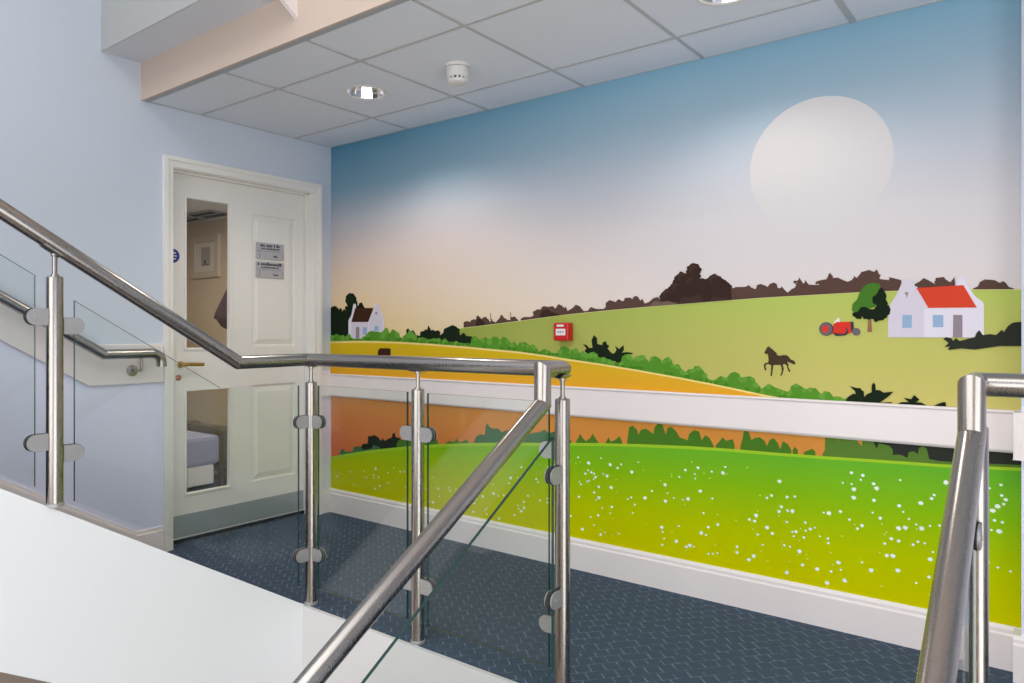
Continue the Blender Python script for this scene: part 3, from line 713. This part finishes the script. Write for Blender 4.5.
# tree
PX([(868.4, 318), (871.6, 318), (872.4, 332), (867.6, 332)], trunk, 6)
PX([(852, 310), (853, 304), (857, 300), (859, 295), (861, 291), (864, 286.6), (868, 284), (873, 283), (880, 284), (881.4, 290), (881, 300), (875, 307), (868, 309), (860, 311), (855, 313.6)], tree_g, 7)
PX([(879.6, 289), (882, 287.4), (884, 290), (886, 293.4), (887, 296.4), (886, 299), (887.4, 302.4), (885, 305), (889.4, 305.6), (891, 309.6), (890, 314), (886, 317), (884, 320), (878, 321), (872.4, 318.8), (867, 319.2), (862, 316.4), (857, 318), (853, 316), (852.6, 313), (858, 311.6), (861.4, 307), (866, 306.8), (869.6, 309), (874, 309.4), (877, 305.6), (873, 303), (872.6, 297.4), (876.6, 294.6)], black, 8)
lumps([(854, 305), (860, 296), (866, 287), (876, 284), (880, 290)], tree_g, 7, 2.2, 3.6, 31)
lumps([(880, 290), (885, 295), (886, 302), (889, 308), (887, 315), (879, 319), (866, 317), (857, 316)], black, 8, 2.4, 4, 32)
# red-roofed house
PX([(888, 337.4), (888.8, 311), (890, 304.6), (895, 297.4), (899, 290), (901.6, 284), (902, 279.6), (914.6, 279.6), (915, 286), (919.4, 293), (928, 304), (928, 309), (924.2, 310.4), (924.2, 337.4)], hw1, 7)
PX([(924.2, 337.4), (924.2, 310), (928.2, 308), (928.2, 304), (915.4, 286.4), (917, 286.6), (930, 306), (978, 306), (978, 337.4)], hw2, 7)
PX([(955.6, 286), (957, 278), (966, 278), (966.8, 283), (970, 289), (976, 297), (983, 302), (984.2, 305), (984.2, 336), (977, 337), (977, 308), (963, 286)], hw2, 7)
PX([(917, 288), (963.6, 285.2), (977, 307.6), (928.6, 308)], roof_r, 9)
PX([(902.4, 328), (902.8, 315), (912.2, 315), (912, 328)], win, 8); PX([(933, 327.2), (933, 315), (943.6, 315), (943.6, 327.2)], win, 8); PX([(953, 337.4), (953.4, 315), (962.6, 315), (962.6, 337.4)], hdoor, 8)
PX([(905, 294), (905.2, 292.2), (908.6, 292.2), (908.2, 295.4), (906.8, 298.6), (906.4, 295)], hdoor, 8)
# slate bushes at the right edge and along the dado
PX([(943.4, 339), (946.4, 337), (952, 338.4), (953.4, 341), (956, 338), (960, 341), (966, 339.4), (975, 337), (976.6, 333), (979.4, 330), (983, 335), (990, 334), (996, 335), (999.6, 332), (1002, 329.6), (1004, 332), (1008, 326), (1013, 322.6), (1022.4, 321.6), (1022.4, 346), (1000, 346), (975, 349.6), (962, 348.4), (948, 350), (950, 346.4), (944.6, 347), (949, 343)], darkbush, 9)
def dado_bush(p, m=black, k=9): PX(p + [(p[-1][0], 416), (p[0][0], 412)], m, k)
dado_bush([(845.6, 402), (848, 397), (853.4, 393.6), (856, 394), (855.4, 391), (850, 386), (857.6, 388), (861, 388), (862, 390), (864, 391), (864.6, 397), (867.4, 394), (872, 392), (872, 385.4), (873.6, 382.6), (875.6, 384), (876, 390), (880, 390), (884.2, 392.6), (888, 392), (893.8, 391.6), (888, 397), (880, 402.6), (892, 402), (891, 405)])
dado_bush([(895.6, 404.4), (902, 402), (909, 402), (903.6, 397.6), (911.4, 399), (914.6, 394.8), (920, 399.6), (916, 402), (922, 402.6), (930, 407)])
dado_bush([(931, 407.4), (936.6, 404.4), (943, 402), (946, 402), (946.2, 406), (949, 408.6)])
# ---- lower panel
lz0, lz1 = 0.135, 0.75
QZ(MX0, MX1, lz0, lz1, orange, 0)
LT = [(330, 456.6), (345, 454), (360, 451.6), (380, 449), (410, 446), (440, 444), (470, 443), (500, 442.6), (560, 442.6), (600, 443), (640, 444), (690, 446), (730, 448.6), (770, 452), (830, 456.4), (870, 459), (900, 461), (940, 464), (1030, 468.4)]
def low(p, m, k):
    PX(p + [(p[-1][0], hill_v(p[-1][0], LT)+2.5), (p[0][0], hill_v(p[0][0], LT)+2.5)], m, k)
def lowc(p, m, k):
    a, b = p[0][0], p[-1][0]
    PX(p + [(b+(a-b)*q/6, hill_v(b+(a-b)*q/6, LT)+2.5) for q in range(7)], m, k)
lowc([(340, 452), (343, 448), (346, 452), (353, 451), (354, 447), (360, 446), (364, 450), (372, 448), (374, 445), (380, 447)], low_t, 2)
lowc([(360, 449), (363, 444), (368, 443.4), (368.4, 436), (372, 436), (374.6, 435), (379, 437.4), (381, 441), (383, 438), (385, 441), (388, 439), (392, 437.6), (393, 433), (395, 433), (396, 437), (400, 438), (402, 441), (405, 437), (412, 440), (418, 442)], black, 1)
lowc([(397, 444), (399, 440), (402, 440), (406, 437.4), (412, 439), (420, 436), (428, 437.4), (433, 434), (437, 439), (438.6, 443)], low_g, 2)
lowc([(446, 443), (449, 441), (455, 441.6), (457, 437.6), (459, 442), (464, 441), (466, 439), (469, 442)], low_g, 2)
lowc([(474, 443), (476, 437), (480, 434), (485, 435), (486.4, 424.4), (488, 423.4), (490, 427), (494, 428.6), (498, 428), (502, 432), (508, 430), (512, 435), (518, 432), (524, 436), (532, 433), (540, 432), (545, 429.6), (549, 433), (556, 431), (566, 436), (572, 441)], low_t, 2)
lowc([(576, 442), (579, 437), (580.4, 433.4), (583, 438), (586, 441), (590.4, 438), (593, 433.4), (597, 440), (598.6, 442)], low_g, 2)
lowc([(606, 442.4), (609, 437), (611, 441.6), (615, 440), (620, 436), (622.6, 442.4)], low_g, 2)
lowc([(627.4, 442), (629.4, 427), (633, 425.4), (637.6, 430), (638.4, 435), (641, 430), (646, 428.6), (650, 431), (653.4, 434), (655, 427), (659, 423), (663, 425), (666, 434.6), (668, 427.4), (672, 427), (677, 432), (680, 437.4), (688, 440), (689.4, 434), (694, 430), (699.4, 431.4), (702, 440), (705.6, 435), (710, 438), (714, 446)], low_g, 2)
lowc([(716, 445), (720, 441), (723, 437), (726, 440.6), (733, 439), (735, 446)], low_g, 2)
lowc([(740.6, 446.6), (742.4, 440), (744.6, 430), (749, 432), (751.6, 440), (755, 438), (760, 437), (765, 441), (767, 446), (770, 439.6), (774, 438), (778, 443), (780.6, 449), (783, 441), (788, 444), (791.6, 450)], low_g, 2)
lowc([(793, 450), (795, 446.4), (798, 450)], low_g, 2); lowc([(804, 452), (809, 450), (813, 448.6), (815.6, 452)], low_g, 2)
lowc([(822.6, 454), (825, 450), (825.6, 428), (838, 428), (838.4, 444), (840, 428), (856, 430), (858, 442), (862, 446), (864, 430), (1022, 440)], olive, 2)
dk = [(872, 432), (874, 443), (877, 448.6), (879, 443), (890, 446), (893, 450), (893, 455), (897, 454.4), (902, 455), (907.6, 458), (909, 452), (914, 451), (918, 454), (919, 448), (923, 446), (927, 449), (929.4, 459), (940, 461), (956, 462), (1022, 465), (1022, 436)]
PX(dk, darkbush, 3)
bandc(LT, meadow_edge, 4, 0, lz0); bandc(LT, meadow, 5, 3.0, lz0)
R = random.Random(11); cnt = 0
placed = []
cl = [(R.uniform(MX0, MX1), R.uniform(0.2, 0.62)) for _ in range(46)]
while cnt < 380:
    if R.random() < 0.55:
        c = R.choice(cl); x = R.gauss(c[0], 0.13); z = R.gauss(c[1], 0.05)
    else: x = R.uniform(MX0, MX1); z = R.uniform(0.16, 0.62)
    # density falls away to the left of the meadow
    if not (MX0+0.04 < x < MX1-0.03 and 0.165 < z): continue
    # keep clear of the top of the meadow
    ur = math.cos(YAW)*x+math.sin(YAW)*YW; uw = -math.sin(YAW)*x+math.cos(YAW)*YW
    u = 512+F*ur/uw; v = V0-F*(z-EYE)/uw
    if v < hill_v(u, LT)+14: continue
    if u < 470 and (R.random() < 0.45 or v < 466): continue
    r = R.choice([0.0035, 0.0045, 0.0055, 0.007, 0.009])
    if any((x-q[0])**2+(z-q[1])**2 < (r+q[2]+0.002)**2 for q in placed): continue
    placed.append((x, z, r)); a0 = R.random()
    mur.flat([(x+r*math.cos(2*math.pi*(q+a0)/9)*R.uniform(0.8, 1.1), z+r*0.9*math.sin(2*math.pi*(q+a0)/9)*R.uniform(0.8, 1.1)) for q in range(9)], lay(6), flower if r > 0.004 else fl_y)
    cnt += 1
# clip everything to the wall area
for i, p in enumerate(mur.v):
    mur.v[i] = (min(max(p[0], MX0), MX1), p[1], p[2])
mo = mur.build('landscape_mural', MM)
tag(mo, 'wall mural of rolling green fields, cottages, horse and pale sun on the back wall', 'mural')

# ------------------------------------------------------------ call point on the mural
CPX0, CPX1, CPZ0, CPZ1 = -1.994, -1.907, 1.103, 1.190; yf = YW-0.006
t = thing('fire_alarm_call_point', ((CPX0+CPX1)/2, YW, CPZ0), 'small red fire alarm call point mounted on the mural hillside', 'alarm'); L = tuple(t.location)
w = MB(); w.box(CPX0, CPX1, yf-0.024, yf, CPZ0, CPZ1); w.build('back_box', M['red'], t, L, bevel=0.004)
w = MB(); w.box(CPX0, CPX1, yf-0.044, yf-0.024, CPZ0, CPZ1); w.build('front_cover', M['red'], t, L, bevel=0.006)
w = MB(); w.box(CPX0+0.016, CPX1-0.016, yf-0.0455, yf-0.042, CPZ0+0.026, CPZ0+0.058, 0)
for k in range(3):
    xc = CPX0+0.0435+(k-1)*0.013; w.box(xc-0.004, xc+0.004, yf-0.0465, yf-0.0455, CPZ0+0.040, CPZ0+0.045, 1)
w.build('press_panel', [M['paper'], M['black']], t, L)
w = MB(); w.box(CPX0+0.022, CPX1-0.026, yf-0.0455, yf-0.042, CPZ0+0.068, CPZ0+0.078); w.build('white_label', M['paper'], t, L)

# ------------------------------------------------------------ smoke detector, downlights
sx, sy = -2.145, 2.41
t = thing('smoke_detector', (sx, sy, ZC), 'white round smoke detector on the tiled ceiling', 'smoke detector'); L = (sx, sy, ZC)
w = MB(); w.lathe([(0.054, 0.0), (0.054, -0.012), (0.050, -0.014)], L, 36); w.build('base', M['plastic'], t, L)
w = MB(); w.lathe([(0.0495, -0.016), (0.0495, -0.052), (0.046, -0.058)], L, 36); w.lathe([(0.040, -0.058), (0.040, -0.070)], L, 36, 1)
w.lathe([(0.046, -0.068), (0.040, -0.080), (0.026, -0.086), (0.0, -0.087)], L, 36)
for k in range(14):
    a = 2*math.pi*k/14; c, s_ = math.cos(a), math.sin(a); q = 0.005
    p = [(sx+c*0.0455-s_*d, sy+s_*0.0455+c*d) for d in (-q, q)] + [(sx+c*0.039-s_*d, sy+s_*0.039+c*d) for d in (q, -q)]
    w.prism(p, 2, ZC-0.070, ZC-0.056)
w.build('sensor_head', [M['plastic'], M['black']], t, L)
DLAB = ['recessed chrome downlight in the ceiling tile left of the smoke detector', 'recessed chrome downlight at the top edge, right of the smoke detector']
def downlight(x, y, label):
    t = thing('downlight', (x, y, ZC), label, 'downlight', 'recessed ceiling downlights'); L = (x, y, ZC)
    w = MB(); w.lathe([(0.097, -0.001), (0.108, -0.001), (0.108, -0.004), (0.098, -0.006), (0.092, -0.001)], L, 40)
    w.f = [f for f in w.f if len(f) == 4]; w.m = w.m[:len(w.f)]; w.sm = [True]*len(w.f); w.keep = True
    w.build('trim_ring', M['plastic'], t, L)
    w = MB(); w.keep = True
    n = 40; pr = [(0.094, 0.0), (0.086, 0.03), (0.074, 0.065), (0.058, 0.10), (0.03, 0.115)]
    R_ = [[(x+r*math.cos(2*math.pi*k/n)*(1+0.012*(k % 2)), y+r*math.sin(2*math.pi*k/n)*(1+0.012*(k % 2)), ZC+h) for k in range(n)] for r, h in pr]
    w.grid(R_, 0, False); w.face(R_[-1], 0); w.build('reflector', M['chrome'], t, L)
    w = MB()
    for d in (-0.016, 0.016): w.tube([(x+d, y, ZC+0.11), (x+d, y, ZC+0.045)], 0.011, 12)
    w.build('lamp_tube', M['bulb'], t, L)
for (x, y), lb in zip(DLS, DLAB): downlight(x, y, lb)

# ============================================================ BALUSTRADES
RR, PR_, ZRAIL, ZTOP = 0.0265, 0.0241, 1.029, 0.935
bal = thing('balustrade', (-2.527, 1.917, 0), 'long steel and glass balustrade climbing from left, crossing the landing, then descending', 'balustrade'); LB = tuple(bal.location)
XP = -2.552; YP = 1.917
PC = (-2.532, YP)
yu = -0.35
def rail_up(y): return 1.027 + SL*(1.59-y) if y < 1.59 else 1.027
XDn = -1.265
w = MB()
w.tube([(XP, yu, rail_up(yu)), (XP, 1.59, 1.027), (XP, YP, ZRAIL), (XDn-0.01, YP, ZRAIL), (XDn-0.01, 1.822, ZRAIL), (XDn-0.01, 1.822, 0.925), (XDn-0.01, 0.20, 0.925-0.605*1.622)], RR, 32)
w.build('handrail', M['steel'], bal, LB)

def clamp_mesh(p, d, z, zoff=0.0):
    """D-shaped glass clamp from post centre p in direction d (unit x or y)"""
    w = MB(); px, py = p; h = 0.0265; L1 = 0.022; L2 = 0.056; th = 0.0135
    prof = [(L1, -h), (L2-0.0, -h)] + [(L2+h*math.cos(t), h*math.sin(t)) for t in [(-90+15*k)*math.pi/180 for k in range(1, 12)]] + [(L2, h), (L1, h)]
    for s in (-1, 1):
        a, b = s*0.005, s*th
        pts = [(q[0], z+zoff+q[1]) for q in prof]
        if d[0]: w.prism([(px+d[0]*q[0], q[1]) for q in pts], 1, py+a, py+b)
        else: w.prism([(py+d[1]*q[0], q[1]) for q in pts], 0, px+a, px+b)
    # black gasket showing round the rim
    g = [(q[0]*1.0+(0.0025 if q[0] > L2 else 0), z+zoff+q[1]*1.02) for q in prof]
    for s in (-1, 1):
        a, b = s*0.0051, s*0.0080
        if d[0]: w.prism([(px+d[0]*q[0], q[1]) for q in g], 1, py+a, py+b, 1)
        else: w.prism([(py+d[1]*q[0], q[1]) for q in g], 0, px+a, px+b, 1)
    # bolt heads
    for s in (-1, 1):
        if d[0]: w.lathe([(0.006, 0.0), (0.006, s*0.003)], (px+d[0]*0.055, py+s*th, z+zoff), 12, 0, 'y')
        else: w.lathe([(0.006, 0.0), (0.006, s*0.003)], (px+s*th, py+d[1]*0.055, z+zoff), 12, 0, 'x')
    return w
def post(parent, p, z0, ztop, zrail, clamps, slope=None):
    LP = tuple(parent_loc(parent)); w = MB(); px, py = p
    w.lathe([(PR_, 0.0), (PR_, ztop-z0-0.004), (PR_-0.003, ztop-z0)], (px, py, z0), 32)
    o = w.build('post', M['steel'], parent, LP)
    w = MB(); zt_ = zrail-RR
    w.lathe([(0.012, 0.0), (0.012, 0.006), (0.0075, 0.007), (0.0075, zt_-ztop-0.012), (0.011, zt_-ztop-0.010), (0.011, zt_-ztop-0.002)], (px, py, ztop), 16)
    # curved saddle under the rail
    n = 9
    dirv = Vector((0, 1, -slope)).normalized() if slope is not None else Vector((1, 0, 0))
    side = Vector((1, 0, 0)) if slope is not None else Vector((0, 1, 0)); upv = dirv.cross(side); upv = upv if upv.z > 0 else -upv
    c = Vector((px, py, zrail)); rings = []
    for e in ((-0.03, 0.015) if slope == 0.0 else (-0.03, 0.03)):
        r1 = [c+dirv*e+side*((RR+0.0005)*math.sin(t))-upv*((RR+0.0005)*math.cos(t)) for t in [(-50+100*k/(n-1))*math.pi/180 for k in range(n)]]
        r2 = [c+dirv*e+side*((RR+0.0045)*math.sin(t))-upv*((RR+0.0045)*math.cos(t)) for t in [(50-100*k/(n-1))*math.pi/180 for k in range(n)]]
        rings.append(r1+r2)
    w.grid(rings, 0, True); w.face(rings[0], 0); w.face(rings[1], 0)
    w.build('stem', M['steel'], o, LP)
    for d, z in clamps:
        clamp_mesh(p, d, z).build('clamp', [M['clamp'], M['rubber']], o, LP)
    w = MB(); w.lathe([(PR_+0.003, 0.0), (PR_+0.003, 0.010), (PR_+0.0005, 0.012)], (px, py, z0), 28)
    w.build('base_flange', M['clamp'], o, LP)
    return o
ZA, ZB_ = 0.770, 0.215
post(bal, PC, 0.0, ZTOP, ZRAIL, [((0, -1), ZA), ((0, -1), ZB_), ((1, 0), ZA), ((1, 0), ZB_)])
post(bal, (-1.903, YP), 0.0, ZTOP, ZRAIL, [((-1, 0), ZA), ((-1, 0), ZB_), ((1, 0), ZA), ((1, 0), ZB_)])
post(bal, (XDn, YP), 0.0, ZTOP, ZRAIL, [((-1, 0), ZA), ((-1, 0), ZB_), ((0, -1), 0.700), ((0, -1), 0.315)], 0.0)
y5 = 0.948
post(bal, (XP, y5), SL*(YL-y5)+0.010, 1.322, rail_up(y5), [((0, -1), 1.193), ((0, -1), 0.800), ((0, 1), 1.165), ((0, 1), 0.757)], SL)
def panel(parent, poly, axis, c, cut=None):
    LP = tuple(parent_loc(parent)); w = MB(); w.prism(poly, axis, c-0.005, c+0.005, 0, 1)
    o = w.build('glass_panel', [M['glass'], M['glass_edge']], parent, LP); o['label'] = 'clear glass panel with green edge'
    return o
panel(bal, [(1.868, 0.085), (1.868, 0.922), (1.514, 0.934), (1.005, 1.247), (1.005, 0.598)], 0, XP)
panel(bal, [(0.892, 0.664), (0.892, 1.322), (yu, 1.322+SL*(0.892-yu)), (yu, 0.664+SL*(0.892-yu))], 0, XP)
panel(bal, [(-2.484, 0.073), (-1.957, 0.073), (-1.957, 0.922), (-2.484, 0.922)], 1, YP)
panel(bal, [(-1.852, 0.073), (-1.316, 0.073), (-1.316, 0.922), (-1.852, 0.922)], 1, YP)
g0, gs = 0.787, 0.612
panel(bal, [(1.862, g0-gs*(1.862-1.809)*-1+0.0), (0.30, g0-gs*(1.809-0.30)), (0.30, g0-gs*(1.809-0.30)-0.62), (1.862, 0.10)], 0, XDn)

XRt = -0.161
bal2 = thing('balustrade', (XRt, YP, 0), 'short steel balustrade at the right edge turning down beside the mural end', 'balustrade'); LB2 = tuple(bal2.location)
w = MB(); w.tube([(1.6, YP, ZRAIL), (XRt, YP, ZRAIL), (XRt, 1.822, ZRAIL), (XRt, 1.822, 0.925), (XRt, 0.55, 0.925-0.605*1.272)], RR, 32)
w.build('handrail', M['steel'], bal2, LB2)
post(bal2, (XRt, YP), 0.0, ZTOP, ZRAIL, [((0, -1), 0.700), ((0, -1), 0.315)], 0.0)
panel(bal2, [(1.862, g0+gs*0.053), (0.60, g0-gs*(1.809-0.60)), (0.60, g0-gs*(1.809-0.60)-0.62), (1.862, 0.10)], 0, XRt)

# wall handrail
wr = thing('wall_handrail', (XW+0.08, 1.6, 1.035), 'steel tube handrail bracketed to the left wall, ending in a down-turned bend', 'handrail'); LW = tuple(wr.location)
xr = XW+0.075; zr = 1.037; pts = [(xr, yend+0.3, zr+0.612*(1.578-yend-0.3)), (xr, 1.578, zr)]
for k in range(0, 9):
    a = math.pi/2*k/8; pts.append((xr, 1.805+0.05*math.sin(a), zr-0.05*(1-math.cos(a))))
pts.append((xr, 1.855, zr-0.068))
w = MB(); w.tube(pts, 0.0245, 24); w.build('rail_tube', M['steel'], wr, LW)
for yb in (1.755, 0.75):
    zb_ = zr + (0.612*(1.578-yb) if yb < 1.578 else 0)
    w = MB(); w.lathe([(0.028, 0.0), (0.028, 0.006), (0.009, 0.008)], (XW+0.014, yb-0.02, zb_-0.085), 20, 0, 'x')
    w.tube([(XW+0.018, yb-0.02, zb_-0.085), (xr-0.004, yb-0.004, zb_-0.085), (xr, yb, zb_-0.075), (xr, yb, zb_-0.02)], 0.0065, 12)
    w.build('bracket', M['steel'], wr, LW)

# ============================================================ LIGHT
W = bpy.data.worlds.new('World'); SC.world = W; W.use_nodes = True
bg = W.node_tree.nodes['Background']; bg.inputs[0].default_value = (0.95, 0.975, 1.0, 1); bg.inputs[1].default_value = 3.6
def portal(name, loc, rot, sx, sy):
    l = bpy.data.lights.new(name, 'AREA'); l.shape = 'RECTANGLE'; l.size = sx; l.size_y = sy; l.cycles.is_portal = True
    o = bpy.data.objects.new(name, l); C.objects.link(o); o.location = loc; o.rotation_euler = rot
portal('roof_light_portal', ((RX0+RX1)/2, (RY0+RY1)/2, ZR+0.14), (0, 0, 0), RX1-RX0, RY1-RY0)
portal('window_portal', ((WX0+WX1)/2, YB-0.13, (WZ0+WZ1)/2), (math.radians(90), 0, 0), WX1-WX0, WZ1-WZ0)
portal('added_window_portal', (XR+0.09, (QY0+QY1)/2, (QZ0+QZ1)/2), (0, math.radians(90), 0), QZ1-QZ0, QY1-QY0)  # portal of the unseen opening added for the stringer
for x, y in DLS:
    l = bpy.data.lights.new('downlight_spot', 'SPOT'); l.energy = 15 if x < -2 else 11; l.color = (1, 0.90, 0.80); l.spot_size = math.radians(140); l.spot_blend = 0.6; l.shadow_soft_size = 0.06
    o = bpy.data.objects.new('downlight_spot', l); C.objects.link(o); o.location = (x, y, ZC-0.012)
l = bpy.data.lights.new('lobby_fill_light', 'AREA'); l.size = 0.6; l.energy = 26; l.color = (1, 0.90, 0.78)
o = bpy.data.objects.new('lobby_fill_light', l); C.objects.link(o); o.location = (-5.2, 2.2, LZC-0.03)  # unseen fill added to light the lobby behind the door

# ============================================================ CAMERA
cam = bpy.data.cameras.new('camera'); co = bpy.data.objects.new('camera', cam); C.objects.link(co)
cam.sensor_width = 36; cam.lens = 36*F/1024; cam.shift_y = (V0-341.5)/1024
cam.clip_start = 0.02; co.location = (0, 0, EYE); co.rotation_euler = (math.radians(90), 0, YAW)
SC.camera = co
SC.view_settings.view_transform = 'Standard'; SC.view_settings.look = 'None'; SC.view_settings.gamma = 1; SC.view_settings.exposure = 0.0
SC.view_settings.use_curve_mapping = False
SC.cycles.use_denoising = True
SC.cycles.max_bounces = 10; SC.cycles.transparent_max_bounces = 16
